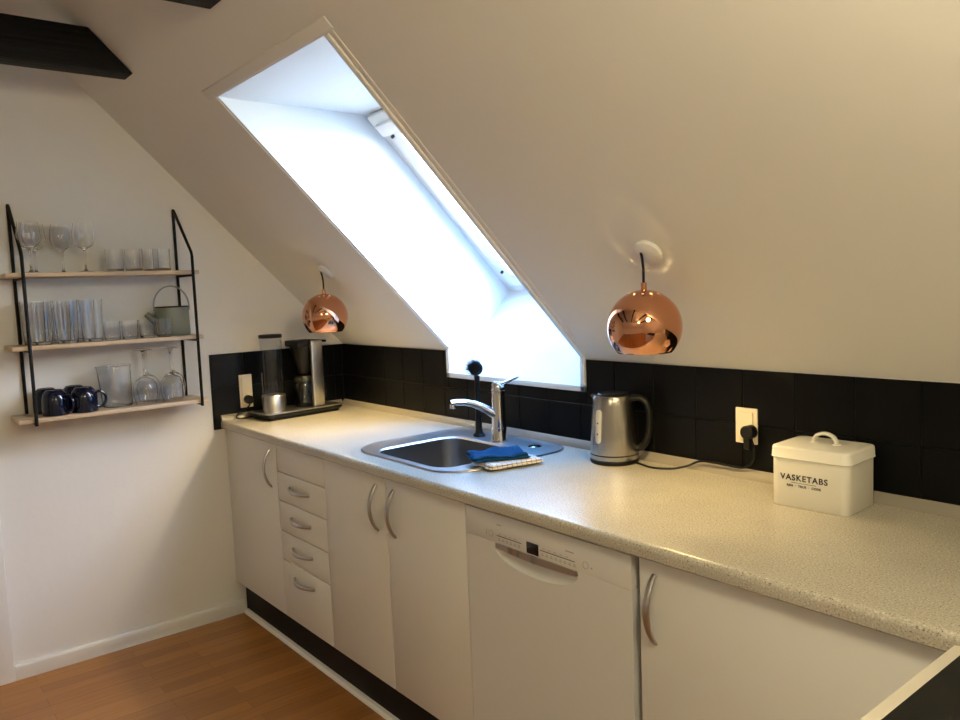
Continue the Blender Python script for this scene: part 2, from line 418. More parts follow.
b.build('grout', 'grout', til)
b = MB()
ys = [-.667, -.617, -.4635, -.310, -.1565, -.009]
ys = [-.667, -.5135, -.36, -.2065, -.053, -.009]
for z0, z1 in ((.862, 1.048), (1.048, T - .001)):
    for y0, y1 in zip(ys, ys[1:]):
        tile(y0, y1, z0 if y0 < -.64 and False else max(z0, .90 if y0 > -.6 else .862), z1, 'left')
til2 = tag(b.build('tile_backsplash', 'tile', smooth=False), 'short black painted tile splashback on the left wall behind the coffee machine', 'tiles')
b = MB(); b.box(.0006, .004, -.667, -.004, .905, T - .003); b.box(.0006, .004, -.667, -.640, .862, .905); b.build('grout', 'grout', til2)

# ---- beams
def beam(x0, x1, label):
    b = MB(); z0, z1 = 2.240, 2.376; yb0, yb1 = T - z0 - .002, T - z1 - .002
    b.prism([(x0, yb0 , z0), (x0, yb1, z1), (x0, -DEEP - yb1, z1), (x0, -DEEP - yb0, z0)], (x1 - x0, 0, 0), .006, 2)
    return tag(b.build('ceiling_beam', 'beam', ang=50), label, 'beam', 'black tie beams under the roof')
beam(.410, .512, 'black painted wooden tie beam nearest the left wall, above the shelf')
beam(1.255, 1.350, 'black painted wooden tie beam at the top edge, level with the roof window')
beam(2.100, 2.195, 'black painted wooden tie beam just above the picture, left of the right pendant')
beam(2.950, 3.045, 'black painted wooden tie beam overhead, above the cooker end of the worktop')
beam(3.800, 3.895, 'black painted wooden tie beam overhead, behind the camera at the right')

# ================================================================== KITCHEN RUN
D = -.6144; ZTOP = .8626; ZB = .1554; X1, X2, XS, XD = .526, .9273, 1.3435, 1.7584; XD2 = XD + .6
def bow_handle(b, p0, p1, out=.030, w=.0056):
    p0, p1 = Vector(p0), Vector(p1); pts = []; n = 18; rad = []
    for i in range(n + 1):
        t = i / n; q = p0.lerp(p1, t); s_ = math.sin(PI * t) ** .75
        q.y -= out * s_; pts.append(q); rad.append(w * (.75 + .35 * s_))
    b.tube(pts, w, 10, sx=1.45, radii=rad, up=(0, 1, 0))
def front(b, x0, x1, z0, z1, y=D, th=.018, g=.0016, bev=.0015): b.box(x0 + g, x1 - g, y, y + th, z0 + g, z1 - g, bev)
def carcass(par, w, z0=ZB, z1=ZTOP): 
    b = MB(); b.box(.003, w - .003, D + .0195, -.012, z0 + .003, z1 - .003); b.build('carcass', 'carcass', par)
# corner cabinet by the left wall
c = thing('base_cabinet', 'white base cabinet with one door, in the corner against the left wall', 'cabinet', (0, 0, 0))
carcass(c, X1)
b = MB(); front(b, .004, X1, ZB, ZTOP); d = b.build('door', 'cab', c)
b = MB(); bow_handle(b, (.466, D, .831), (.466, D, .677)); b.build('handle', 'handle', d)
# drawer unit
c = thing('drawer_cabinet', 'narrow white drawer cabinet with four handled drawers', 'cabinet', (X1, 0, 0))
w = X2 - X1; carcass(c, w)
zz = [ZTOP, .752, .635, .512, .392, ZB]
b = MB(); front(b, 0, w, zz[1], zz[0]); b.build('top_panel', 'cab', c)
for i, hz in zip(range(1, 5), (.701, .579, .458, .338)):
    b = MB(); front(b, 0, w, zz[i + 1], zz[i]); d = b.build('drawer', 'cab', c)
    b = MB(); bow_handle(b, (.634 - X1, D, hz), (.801 - X1, D, hz), .028); b.build('handle', 'handle', d)
# sink cabinet
c = thing('base_cabinet', 'white two-door base cabinet under the sink', 'cabinet', (X2, 0, 0))
carcass(c, XD - X2, ZB, .72)
for x0, x1, hx in ((0, XS - X2, 1.287 - X2), (XS - X2, XD - X2, 1.391 - X2)):
    b = MB(); front(b, x0, x1, ZB, ZTOP); d = b.build('door', 'cab', c)
    b = MB(); bow_handle(b, (hx, D, .830), (hx, D, .677)); b.build('handle', 'handle', d)
# right cabinet
c = thing('base_cabinet', 'white single-door base cabinet to the right of the dishwasher', 'cabinet', (XD2 + .004, 0, 0))
w = 3.03 - XD2 - .004; carcass(c, w)
b = MB(); front(b, .006, w, ZB, ZTOP); d = b.build('door', 'cab', c)
b = MB(); bow_handle(b, (2.411 - XD2 - .004, D, .830), (2.411 - XD2 - .004, D, .678)); b.build('handle', 'handle', d)

# ---- dishwasher
dw = thing('dishwasher', 'white dishwasher with a small black display, built in under the worktop', 'dishwasher', (XD, 0, 0))
b = MB(); b.box(.006, .594, D + .03, -.03, .02, ZTOP - .006); b.build('body', 'carcass', dw)
b = MB(); b.box(.004, .592, D - .003, D + .026, .158, .7777, .0007)
dr = b.build('door', 'appl', dw)
cu = MB(); cu.lathe([(math.sin(PI * k / 28), -math.cos(PI * k / 28)) for k in range(29)], 72, Matrix.Translation((.278, D - .003, .768)) @ Matrix.Diagonal((.152, .022, .047, 1)))
cu = cu.build('cutter', 'appl', dw)
b = MB(); b.box(.004, .592, D - .003, D + .026, 0.7779, ZTOP - .006, .0007); fa = b.build('control_panel', 'appl', dw)
bpy.context.view_layer.update()
boolean(dr, cu, 9)
b = MB()                                                 # bottom lip of the panel: dark steel grip strip, bowed
n = 20
for i in range(n):
    ta, tb = i / n, (i + 1) / n
    xa_, xb_ = .133 + .291 * ta, .133 + .291 * tb
    f = lambda t: -.006 * math.sin(PI * t)
    b.prism([(xa_, D - .0055, .765 + f(ta)), (xb_, D - .0055, .765 + f(tb)), (xb_, D - .0055, .7775), (xa_, D - .0055, .7775)], (0, .018, 0))
bmesh.ops.remove_doubles(b.bm, verts=b.bm.verts[:], dist=1e-5)
b.build('grip', 'handle', fa)
b = MB(); b.box(.253, .296, D - .0042, D, .7815, .8105, .0004); b.build('display', 'screen', fa)
b = MB(); y0, y1 = D - .0036, D - .0025
for x0, x1 in ((.137, .232), (.301, .420)): b = MB(); b.box(x0, x1, y0, y1, .7985, .8002); b.build('panel_line', 'darkprint', fa)
marks = []
for x in [.142 + .0155 * k for k in range(6)] + [.306 + .0155 * k for k in range(8)]:
    marks.append((x, x + .0085, .7875, .7890)); marks.append((x + .002, x + .0065, .7915, .7930))
for x in [.145 + .02 * k for k in range(4)] + [.31 + .02 * k for k in range(5)]: marks.append((x, x + .009, .8045, .8056))
marks += [(.137, .155, .8275, .8300), (.390, .418, .8185, .8210), (.094, .0952, .793, .807), (.472, .476, .796, .799)]
for x0, x1, z0, z1 in marks: b = MB(); b.box(x0, x1, y0, y1, z0, z1); b.build('panel_mark', 'greyprint', fa)
for cx, r in ((.112, .0085), (.455, .0085)):
    b = MB(); b.tube([(cx + r * math.cos(2 * PI * k / 24), D - .003, .800 + r * math.sin(2 * PI * k / 24)) for k in range(24)], .0006, 6, True); b.build('button_ring', 'greyprint', fa)

# ---- worktop with sink cut-out
b = MB(); H = .90; YF = -.637; t = .0335; r = .014
pf = [(-.0005, H - t), (-.0005, H), (YF + r, H)]
pf += [(YF + r - r * math.sin(R(a)), H - r + r * math.cos(R(a))) for a in (15, 30, 45, 60, 75, 90)]
pf += [(YF, H - t + .004), (YF + .004, H - t)]
b.prism([(0.0085, y, z) for y, z in pf], (3.60, 0, 0))
wt = tag(b.build('worktop', 'worktop', ang=40), 'speckled beige laminate worktop with a rounded front edge', 'worktop')
SX0, SX1, SY0, SY1 = 1.012, 1.622, -.562, -.032
cu = MB(); cu.prism([(x, y, .80) for x, y in rrect(SX0 + .012, SX1 - .012, SY0 + .012, SY1 - .012, .09)], (0, 0, .2)); cu = cu.build('cutter', 'steel')
bpy.context.view_layer.update(); boolean(wt, cu)
# coved strip at the foot of the tiles
b = MB(); b.prism([(.009, -.0085, H), (.009, -.026, H), (.009, -.024, H + .005), (.009, -.016, H + .021), (.009, -.0085, H + .026)], (3.59, 0, 0))
struct(b.build('trim_4', 'strip'))
b = MB(); b.prism([(.0085, -.635, H), (.026, -.635, H), (.024, -.635, H + .005), (.016, -.635, H + .021), (.0085, -.635, H + .026)], (0, .608, 0))
struct(b.build('trim_5', 'strip'))

# ---- sink
sk = thing('kitchen_sink', 'stainless steel inset sink with one bowl and a tap ledge', 'sink', (1.317, -.297, H))
ox, oy = 1.317, -.297
def rr(x0, x1, y0, y1, r, z): return [(x - ox, y - oy, z) for x, y in rrect(x0, x1, y0, y1, r, 10)]
BX0, BX1, BY0, BY1 = 1.108, 1.522, -.528, -.166
b = MB()
CR = [.10, .10, .135, .11]
def cr(d): return [q - d for q in CR]
loft(b, [rr(SX0, SX1, SY0, SY1, cr(0), .0006), rr(SX0 + .003, SX1 - .003, SY0 + .003, SY1 - .003, cr(.002), .0055),
         rr(SX0 + .009, SX1 - .009, SY0 + .009, SY1 - .009, cr(.006), .0050), rr(SX0 + .016, SX1 - .016, SY0 + .016, SY1 - .016, cr(.010), .0015),
         rr(SX0 + .022, SX1 - .022, SY0 + .022, SY1 - .022, cr(.015), .0004)])
# deck between rim and bowl
o = rr(SX0 + .022, SX1 - .022, SY0 + .022, SY1 - .022, cr(.015), .0004); i_ = rr(BX0 - .010, BX1 + .010, BY0 - .010 + .014, BY1 + .010, .075, .0004)
loft(b, [o, i_]); 
loft(b, [i_, rr(BX0 - .003, BX1 + .003, BY0 + .010, BY1 + .003, .07, -.001), rr(BX0, BX1, BY0 + .012, BY1, .068, -.006)])
bmesh.ops.remove_doubles(b.bm, verts=b.bm.verts[:], dist=1e-5)
b.build('rim', 'sink', sk, ang=50)
b = MB()
loft(b, [rr(BX0, BX1, BY0 + .012, BY1, .068, -.006), rr(BX0 + .006, BX1 - .006, BY0 + .018, BY1 - .006, .066, -.11), rr(BX0 + .012, BX1 - .012, BY0 + .024, BY1 - .012, .062, -.135),
         rr(BX0 + .028, BX1 - .028, BY0 + .040, BY1 - .028, .05, -.150), rr(BX0 + .06, BX1 - .06, BY0 + .072, BY1 - .06, .04, -.154)], False, True)
b.build('bowl', 'bowl', sk, ang=60)
b = MB(); b.lathe([(0, .0), (.020, .001), (.034, .003), (.040, .002), (.041, 0)], 28, Matrix.Translation((0, -.05, -.1535))); b.build('drain', 'chrome', sk)
b = MB(); b.lathe([(0, .003), (.018, .003), (.022, .0005), (.024, 0)], 24, Matrix.Translation((1.49 - ox, -.10 - oy, .0006))); b.build('overflow_knob', 'chrome', sk)

# ---- mixer tap
fx, fy = 1.327, -.120
fc = thing('mixer_tap', 'chrome single-lever mixer tap on the sink ledge', 'tap', (fx, fy, H + .0006))
b = MB(); b.lathe([(0, 0), (.030, 0), (.031, .004), (.028, .010), (.0265, .05), (.0245, .10), (.0235, .150), (.0245, .172), (.024, .182), (0, .182)], 32)
b.build('body', 'chrome', fc, ang=45)
a = R(32); dx, dy = -math.sin(a), -math.cos(a)
pts = [Vector((dx * q * .9, dy * q * .9, z)) for q, z in ((.0, .090), (.03, .106), (.065, .126), (.10, .140), (.135, .147), (.165, .148), (.188, .146))]
b = MB(); b.tube(pts, .012, 14, sx=1.25, radii=[.0165, .0165, .0145, .013, .012, .0118, .0118]); sp = b.build('spout', 'chrome', fc, ang=60)
b = MB(); b.cyl((dx * .162, dy * .162, .143), (dx * .162, dy * .162, .126), .0118, 20, bev=.002); b.build('aerator', 'chrome', sp)
b = MB(); b.lathe([(0, .182), (.0225, .182), (.024, .190), (.022, .205), (.014, .214), (0, .216)], 28)
b.build('cap', 'chrome', fc)
b = MB(); la = R(28); lx, ly = math.cos(la), math.sin(la)
b.tube([Vector((lx * q, ly * q, z)) for q, z in ((.005, .200), (.025, .210), (.05, .220), (.072, .229), (.082, .232))], .006, 12, sx=1.7, radii=[.008, .007, .0055, .005, .004])
b.build('lever', 'chrome', fc)

# ---- dish brush standing on its end
br_ = thing('dish_brush', 'black dish brush standing upright beside the tap', 'brush', (1.196, -.108, H + .0006))
b = MB(); b.lathe([(0, 0), (.022, 0), (.022, .006), (.015, .014), (.0125, .03), (.0105, .12), (.0095, .20), (.0105, .225), (0, .228)], 20); b.build('handle', 'black', br_)
hc = Vector((0, -.004, .252))
ax = Vector((.5, -.75, .25)).normalized(); mt = Matrix.Translation(hc) @ ax.to_track_quat('Z', 'Y').to_matrix().to_4x4()
b = MB(); b.lathe([(0, -.012), (.020, -.011), (.026, -.004), (.026, .003), (.020, .008), (0, .009)], 24, mt); b.build('head', 'black', br_)
b = MB()
for k in range(90):
    q = 2 * PI * k * .618; rr_ = .025 * math.sqrt((k + .5) / 90); p = mt @ Vector((rr_ * math.cos(q), rr_ * math.sin(q), .006)); e_ = mt @ Vector((rr_ * 1.35 * math.cos(q), rr_ * 1.35 * math.sin(q), .030))
    b.tube([p, e_], .0016, 5)
b.build('bristles', 'darkgrey', br_)

# ---- cloths
def cloth(name, w, l, layers, th, seed, amp, material, loc, rz, label):
    t = thing(name, label, 'cloth', loc, rz)
    b = MB(); z = 0
    for k in range(layers):
        sw, sl_ = w * (1 - .035 * k), l * (1 - .04 * k); nx, ny = 30, 36; top = []; bot = []
        for i in range(nx + 1):
            rt, rb = [], []
            for j in range(ny + 1):
                u, v_ = i / nx * 2 - 1, j / ny * 2 - 1
                eu = max(0, abs(u) - .86) / .14; ev = max(0, abs(v_) - .90) / .10; ee = min(1, math.hypot(eu, ev))
                x = u * sw / 2 + .004 * noise.noise(Vector((v_ * 2.3, seed + k, 0))); y = v_ * sl_ / 2 + .005 * noise.noise(Vector((u * 2.3, seed + k, 5)))
                nz = amp * (noise.noise(Vector((x * 22, y * 16, seed))) + .5 * noise.noise(Vector((x * 50, y * 38, seed + 3)))) * (k + 1) / layers
                hgt = th * .5 * math.sqrt(max(0.0, 1 - ee * ee))
                rt.append((x, y, max(z + .0002, z + th / 2 + nz + hgt))); rb.append((x, y, z + (th / 2 - hgt) * 1.0 + (nz * .8 if k else 0)))
            top.append(rt); bot.append(rb)
        vt = [[b.bm.verts.new(p) for p in r_] for r_ in top]; vb = [[b.bm.verts.new(p) for p in r_] for r_ in bot]
        for i in range(nx):
            for j in range(ny):
                b.bm.faces.new((vt[i][j], vt[i + 1][j], vt[i + 1][j + 1], vt[i][j + 1])); b.bm.faces.new((vb[i][j], vb[i][j + 1], vb[i + 1][j + 1], vb[i + 1][j]))
        for i in range(nx):
            for j in (0, ny): b.bm.faces.new((vt[i][j], vt[i + 1][j], vb[i + 1][j], vb[i][j]))
        for j in range(ny):
            for i in (0, nx): b.bm.faces.new((vt[i][j], vt[i][j + 1], vb[i][j + 1], vb[i][j]))
        z += th * .92
    b.build('folded_fabric', material, t, ang=80)
    return t
cloth('dishcloth', .128, .190, 2, .0085, 3.1, .002, 'whitecloth', (1.630, -.345, H + .0052), R(-12), 'white checked dishcloth folded flat under the blue cloth beside the sink')
cloth('dishcloth', .118, .178, 2, .0095, 9.4, .011, 'bluecloth', (1.603, -.362, H + .0225), R(-24), 'crumpled blue microfibre cloth lying on the white checked cloth')

# ---- kettle
kx, ky = 1.842, -.091
kt = thing('electric_kettle', 'brushed steel electric kettle with a black handle', 'kettle', (kx, ky, H))
b = MB(); b.lathe([(0, 0), (.072, 0), (.0745, .003), (.0745, .010), (.072, .013), (0, .013)], 48); b.build('base', 'black', kt)
b = MB(); b.lathe([(.070, .013), (.0735, .014), (.0735, .026), (.072, .0265), (.0715, .0295), (.0735, .030), (.0725, .06), (.0685, .13), (.0635, .180), (.0610, .198), (.0575, .206), (.046, .209), (0, .209)], 56); b.build('body', 'kettle', kt, ang=50)
b = MB(); b.lathe([(.0722, .0262), (.0734, .0265), (.0734, .0300), (.0722, .0303)], 48); b.build('band', 'black', kt)
b = MB(); b.lathe([(0, .209), (.046, .209), (.0475, .2105), (.045, .2135), (.030, .2155), (0, .216)], 40); b.build('lid', 'black', kt)
ha = R(24); hx_, hy_ = math.cos(ha), math.sin(ha)
pts = [(.056, .198), (.076, .201), (.095, .195), (.107, .178), (.112, .150), (.111, .110), (.105, .078), (.093, .056), (.078, .047), (.066, .046)]
def smooth_path(P, n=6):
    out = []
    for i in range(len(P) - 1):
        p0 = P[max(i - 1, 0)]; p1 = P[i]; p2 = P[i + 1]; p3 = P[min(i + 2, len(P) - 1)]
        for k in range(n):
            t = k / n; out.append(tuple(.5 * (2 * p1[c] + (p2[c] - p0[c]) * t + (2 * p0[c] - 5 * p1[c] + 4 * p2[c] - p3[c]) * t * t + (3 * p1[c] - p0[c] - 3 * p2[c] + p3[c]) * t ** 3) for c in range(len(p1))))
    out.append(P[-1]); return out
b = MB(); b.tube([(hx_ * q, hy_ * q, z) for q, z in smooth_path(pts)], .0105, 12, sx=1.25); b.build('handle', 'black', kt)
# beak spout opposite the handle
b = MB(); so = []
for (q0, z, w) in ((.0605, .178, .003), (.0625, .192, .009), (.0665, .203, .014), (.0680, .2065, .015)):
    so.append([(-hx_ * q0 + hy_ * (-w), -hy_ * q0 - hx_ * (-w), z), (-hx_ * (q0 + w * .45), -hy_ * (q0 + w * .45), z), (-hx_ * q0 + hy_ * w, -hy_ * q0 - hx_ * w, z), (-hx_ * .048, -hy_ * .048, z)])
loft(b, so, True, True); b.build('spout', 'kettle', kt, ang=60)
# water gauge on the side facing the sink and the room
ga = math.atan2(-1.81, 1.605) - R(41); gv = Vector((math.cos(ga), math.sin(ga), 0)); tv = Vector((-gv.y, gv.x, 0))
b = MB(); g1 = []
def gauge(w, z0, z1, lift):
    L_ = []
    for k in range(24):
        q = 2 * PI * k / 24; sx_ = w * math.cos(q); cz = (z1 - w if math.sin(q) >= 0 else z0 + w) + w * math.sin(q)
        rad = .0735 - (cz - .03) * .054 + lift; L_.append(tuple(gv * math.sqrt(rad * rad - sx_ * sx_) + tv * sx_ + Vector((0, 0, cz))))
    return L_
loft(b, [gauge(.0105, .066, .168, -.004), gauge(.0105, .066, .168, .003), gauge(.0085, .068, .166, .0042)], False, True); ga_o = b.build('water_gauge', 'gauge', kt, ang=50)
for z in (.095, .128):
    b = MB(); rad = .0735 - (z - .03) * .054 + .0045; p = gv * rad + Vector((0, 0, z)); b.cyl(p, p + gv * .0012, .003, 12); b.build('level_mark', 'darkprint', ga_o)
cord = [(.070, .012, .006), (.10, .006, .0045), (.15, -.005, .004), (.20, .022, .004), (.232, .052, .012), (.27, .060, .0295), (.33, .062, .032), (.40, .066, .030), (.43, .070, .05), (.438, .066, .09), (.436, .052, .122)]
b = MB(); b.tube(smooth_path(cord), .0032, 8); b.build('power_cord', 'black', kt)
px_, pz_ = 2.272 - kx, 1.034 - H
b = MB(); b.cyl((px_, .091 - .0195, pz_), (px_, .091 - .052, pz_), .019, 24, bev=.004); b.box(px_ - .010, px_ + .010, .091 - .050, .091 - .030, pz_ - .045, pz_ - .005, .004); b.build('plug', 'black', kt)

# ---- wall sockets
s1 = thing('wall_socket', 'cream double wall socket above the worktop between kettle and white tin', 'socket', (2.250, -.008, 1.046), 0, 'wall sockets in the tiles')
b = MB(); b.box(-.033, .033, -.006, 0, -.049, .049, .002); b.build('plate', 'cream', s1)
b = MB(); b.box(-.022, .022, -.012, -.0055, -.038, .038, .002); b.build('insert', 'cream', s1)
s2 = thing('wall_socket', 'cream upright wall socket on the left wall behind the coffee machine', 'socket', (.008, -.512, 1.022), 0, 'wall sockets in the tiles')
b = MB(); b.box(0, .006, -.030, .030, -.075, .075, .002); b.build('plate', 'cream', s2)
b = MB(); b.box(.0055, .012, -.021, .021, -.063, .063, .002); b.build('insert', 'cream', s2)

# ---- cream tin
tn = thing('storage_tin', 'white metal storage tin with a hinged-looking lid, lettered VASKETABS', 'tin', (2.515, -.107, H), R(2.5))
tn['label'] = 'cream white metal tin with lid and arched handle, lettered VASKETABS'
hw_, hd = .093, .076
def tl(gx, r, z): return [(x, y, z) for x, y in rrect(-hw_ - gx, hw_ + gx, -hd - gx, hd + gx, r, 8)]
b = MB(); loft(b, [tl(-.002, .018, 0), tl(0, .020, .002), tl(0, .020, .123)], True, True); b.build('body', 'tin', tn, ang=50)
b = MB(); loft(b, [tl(.0035, .0225, .117), tl(.0045, .023, .1185), tl(.0035, .0225, .120), tl(.0025, .022, .140), tl(.0005, .020, .1435), tl(-.004, .016, .145)], True, True); ld = b.build('lid', 'tin', tn, ang=50)
b = MB(); hp = [(.027 * math.cos(PI * k / 16), 0, .145 + .024 * math.sin(PI * k / 16) ** .8) for k in range(17)]
hp = [(x, .012, z) for x, y, z in hp]
b.tube(hp, .0045, 10, sx=1.9, up=None); 
for x in (-.028, .028): b.lathe([(0, 0), (.010, 0), (.010, .002), (.006, .004), (0, .004)], 18, Matrix.Translation((x * .98, .012, .1445)))
b.build('handle', 'tin', tn)
tm = lambda x, z: Matrix.Translation((x, -hd - .0004, z)) @ Matrix.Rotation(PI / 2, 4, 'X')
text_mesh('lettering', 'VASKETABS', .0195, tm(-.010, .072), 'ink', tn, .00045, 1.17)
text_mesh('small_lettering', 'REN  \u00b7  TRUE  \u00b7  CODE', .0076, tm(-.010, .053), 'ink', tn, .0002, 1.1)
b = MB(); b.box(-.040, .020, -hd - .0006, -hd - .0001, .0603, .0611); b.build('ruled_line', 'ink', tn)

# ---- coffee machine
cm = thing('coffee_machine', 'steel and black coffee machine with a tall clear water tank, in the corner', 'coffee machine', (.122, -.320, H), R(6))
# local: y along the wall (length), x towards the room
b = MB(); loft(b, [[(x, y, z) for x, y in rrect(-.088 + g, .088 - g, -.195 + g, .195 - g, .012, 4)] for g, z in ((.012, .001), (.012, .010), (.0, .020), (.0, .029))], True, True); b.build('base', 'black', cm, ang=40)
b = MB(); loft(b, [[(x, y, z) for x, y in rrect(-.089, .089, -.197, .197, .014, 4)] for z in (.029, .0335)], True, True); b.build('base_plate', 'steel', cm, ang=40)
ty, tx = -.118, .006
b = MB(); b.lathe([(0, .0335), (.052, .0335), (.052, .105), (.050, .108), (0, .108)], 40, Matrix.Translation((tx, ty, 0))); b.build('tank_stand', 'steel', cm)
b = MB(); b.lathe([(.046, .108), (.0485, .108), (.0490, .362), (.0465, .362), (.046, .112)], 40, Matrix.Translation((tx, ty, 0))); b.build('water_tank', 'tank', cm, ang=50)
b = MB(); b.lathe([(0, .362), (.0505, .362), (.051, .366), (.051, .374), (.049, .377), (0, .377)], 40, Matrix.Translation((tx, ty, 0))); b.build('tank_lid', 'darkgrey', cm)
cy_ = .080
b = MB(); b.box(.052, .072, cy_ - .030, cy_ + .030, .0335, .338, .006, 3); b.build('column', 'steel', cm, ang=40)
b = MB(); b.box(-.060, .056, cy_ - .090, cy_ + .028, .312, .340, .006); b.box(-.06, .052, cy_ + .028, cy_ + .066, .326, .336, .003); b.build('brew_head', 'black', cm, ang=40)
fx_, fy2 = -.008, .052
b = MB(); b.lathe([(0, .182), (.022, .182), (.026, .190), (.030, .205), (.055, .296), (.058, .312), (0, .312)], 36, Matrix.Translation((fx_, fy2, 0))); b.build('filter_holder', 'black', cm, ang=40)
# carafe: lifts off, a thing of its own
rzc = R(6); cp = Matrix.Rotation(rzc, 4, 'Z') @ Vector((fx_, fy2, 0))
cf = thing('coffee_carafe', 'glass coffee carafe with a black lid and handle standing in the coffee machine', 'carafe', (.122 + cp.x, -.320 + cp.y, H + .0337), rzc)
b = MB(); b.lathe([(0, 0), (.046, 0), (.053, .006), (.0535, .06), (.051, .098), (.047, .112), (.045, .112), (.049, .096), (.0515, .06), (.051, .008), (0, .003)], 40); b.build('body', 'carafe', cf, ang=50)
b = MB(); b.lathe([(0, .112), (.049, .112), (.049, .130), (.044, .140), (.020, .143), (0, .143)], 36); b.build('lid', 'black', cf)
b = MB(); b.tube([(.0, q, z) for q, z in smooth_path([(.046, .124), (.075, .128), (.094, .118), (.104, .085), (.108, .045), (.104, .025)])], .009, 10, sx=1.1); b.build('handle', 'black', cf)
# cord and plug of the machine
b = MB(); pc = Matrix.Rotation(-R(6), 4, 'Z')
wp = [(.045, -.46, .915), (.05, -.53, .906), (.045, -.575, .91), (.035, -.56, .93), (.045, -.53, .945), (.05, -.512, .965)]
b.tube(smooth_path([tuple(pc @ (Vector(p) - Vector((.122, -.320, H)))) for p in wp]), .0035, 8); b.build('power_cord', 'black', cm)
b = MB(); p0 = pc @ (Vector((.0205, -.512, .985)) - Vector((.122, -.320, H))); p1 = pc @ (Vector((.055, -.512, .985)) - Vector((.122, -.320, H)))
b.cyl(p0, p1, .019, 24, bev=.004); b.build('plug', 'black', cm)

# ---- pendant lamps
def pendant(x, y, zc, label, bulb='bulb'):
    zs = T - y; t = thing('pendant_lamp', label, 'lamp', (x, y, zs), 0, 'copper ball pendant lamps')
    tilt = Matrix.Rotation(R(-45), 4, 'X')
    b = MB(); b.lathe([(0, .0), (.036, .0), (.038, -.003), (.037, -.010), (.030, -.014), (0, -.015)], 36, tilt); ro = b.build('ceiling_rose', 'trim', t); ro.location = (.014, .007, -.007)
    c = zc - zs; r = .094
    b = MB(); b.tube([(0, -.008, -.010), (0, -.003, -.03), (0, 0, -.05), (0, 0, c + r + .012)], .0035, 8); b.build('cord', 'black', t)
    b = MB(); b.cyl((0, 0, c + r - .004), (0, 0, c + r + .018), .0075, 16, bev=.001); b.build('cord_grip', 'copper', t)
    seg = 72; th0 = .07; ths = [R(a) for a in [4, 10, 16, 20, 24, 29] + list(range(34, 133, 4)) + [134]]
    b = MB(); prof = [(0, r * 1.0)] + [(r * math.sin(a), r * math.cos(a)) for a in ths]
    b.lathe(prof, seg, Matrix.Translation((0, 0, c)))
    def pierce(q):                                       # the ring of small vent holes near the top
        zmid = lambda f: (f.calc_center_median() - Vector((0, 0, c))).angle(Vector((0, 0, 1)))
        az = lambda f: int((math.atan2(f.calc_center_median().y, f.calc_center_median().x) % (2 * PI)) / (2 * PI / seg))
        bmesh.ops.delete(q.bm, geom=[f for f in q.bm.faces if R(24.2) < zmid(f) < R(28.8) and az(f) % 6 in (0, 1)], context='FACES')
    pierce(b)
    sh = b.build('shade', 'copper', t, ang=80)
    md = sh.modifiers.new('thickness', 'SOLIDIFY'); md.thickness = .0012; md.offset = -1
    ri = r - .0022
    b = MB(); b.lathe([(0, ri)] + [(ri * math.sin(a), ri * math.cos(a)) for a in ths], seg, Matrix.Translation((0, 0, c))); pierce(b); b.build('shade_lining', 'shade_in', sh, ang=80)
    b = MB(); b.lathe([(0, .028), (.0255, .028), (.0255, .031), (.013, .035), (.013, r - .006), (0, r - .006)], 24, Matrix.Translation((0, 0, c))); b.build('bulb_holder_baffle', 'black', t)  # holder, with a flange added to block direct light to the vent holes
    b = MB(); b.lathe([(0, -.036), (.010, -.034), (.0165, -.026), (.0185, -.016), (.016, -.004), (.010, .008), (.009, .028), (0, .028)], 24, Matrix.Translation((0, 0, c))); b.build('bulb', bulb, t)
    return t
pendant(2.165, -.331, 1.335, 'round copper pendant lamp over the worktop to the right, above the kettle')
pendant(.503, -.350, 1.3555, 'round copper pendant lamp in the left corner, above the coffee machine', 'bulb_bright')

# globe lamps added out of view to supply the warm room light
def globe(x, y, zc, rad, label):
    t = thing('added_globe_lamp', label, 'lamp', (x, y, T + min(-y, DEEP + y)))
    c = zc - t.location.z
    b = MB(); b.tube([(0, 0, 0), (0, 0, c + rad)], .004, 8); b.build('cord', 'black', t)
    b = MB(); b.lathe([(0, rad)] + [(rad * math.sin(R(a)), rad * math.cos(R(a))) for a in range(8, 180, 8)] + [(0, -rad)], 32, Matrix.Translation((0, 0, c))); b.build('glowing_globe', 'globe', t)
for i, p in enumerate(ADDED_LAMPS): globe(*p)

# ================================================================== WALL SHELF
YA, YB_ = -1.388, -.778; ZP = (1.5665, 1.2995, 1.0315); XF = .200
sh = thing('wall_shelf', 'three-tier birch wall shelf hung in black wire frames', 'shelf', (0, (YA + YB_) / 2, 1.0))
oy_ = -(YA + YB_) / 2
for z in ZP:
    b = MB(); b.box(.004, XF - .007, YA - .055 + oy_, YB_ + .028 + oy_, z - .016 - 1, z - 1, .002); b.build('plank', 'wood', sh)
for y in (YA, YB_):
    b = MB(); rr_ = .0062; y_ = y + oy_
    b.tube([(.0065, y_, 1.018 - 1), (.0065, y_, 1.826 - 1)], rr_, 8)
    b.tube([(.0065, y_, 1.826 - 1), (.016, y_, 1.822 - 1), (XF - .006, y_, 1.640 - 1), (XF, y_, 1.625 - 1), (XF, y_, 1.005 - 1)], rr_, 8)
    b.build('wire_frame', 'rod', sh)
    for z in ZP: b = MB(); b.tube([(.0065, y_, z - .016 - .005 - 1), (XF, y_, z - .016 - .005 - 1)], .0045, 8); b.build('plank_bearer', 'rod', sh)

def glass_thing(name, label, cat, prof, loc, group, seg=32):
    t = MB(); t.lathe(prof, seg); o = t.build(name, 'glass', ang=70); o.location = loc; return tag(o, label, cat, group)
e = .0004
def row(make, spots, group, name):
    first = None
    for (x, y, z, lab) in spots:
        if first is None: first = make((x, y, z + e), lab)
        else: dup(first, (x, y, z + e), lab)
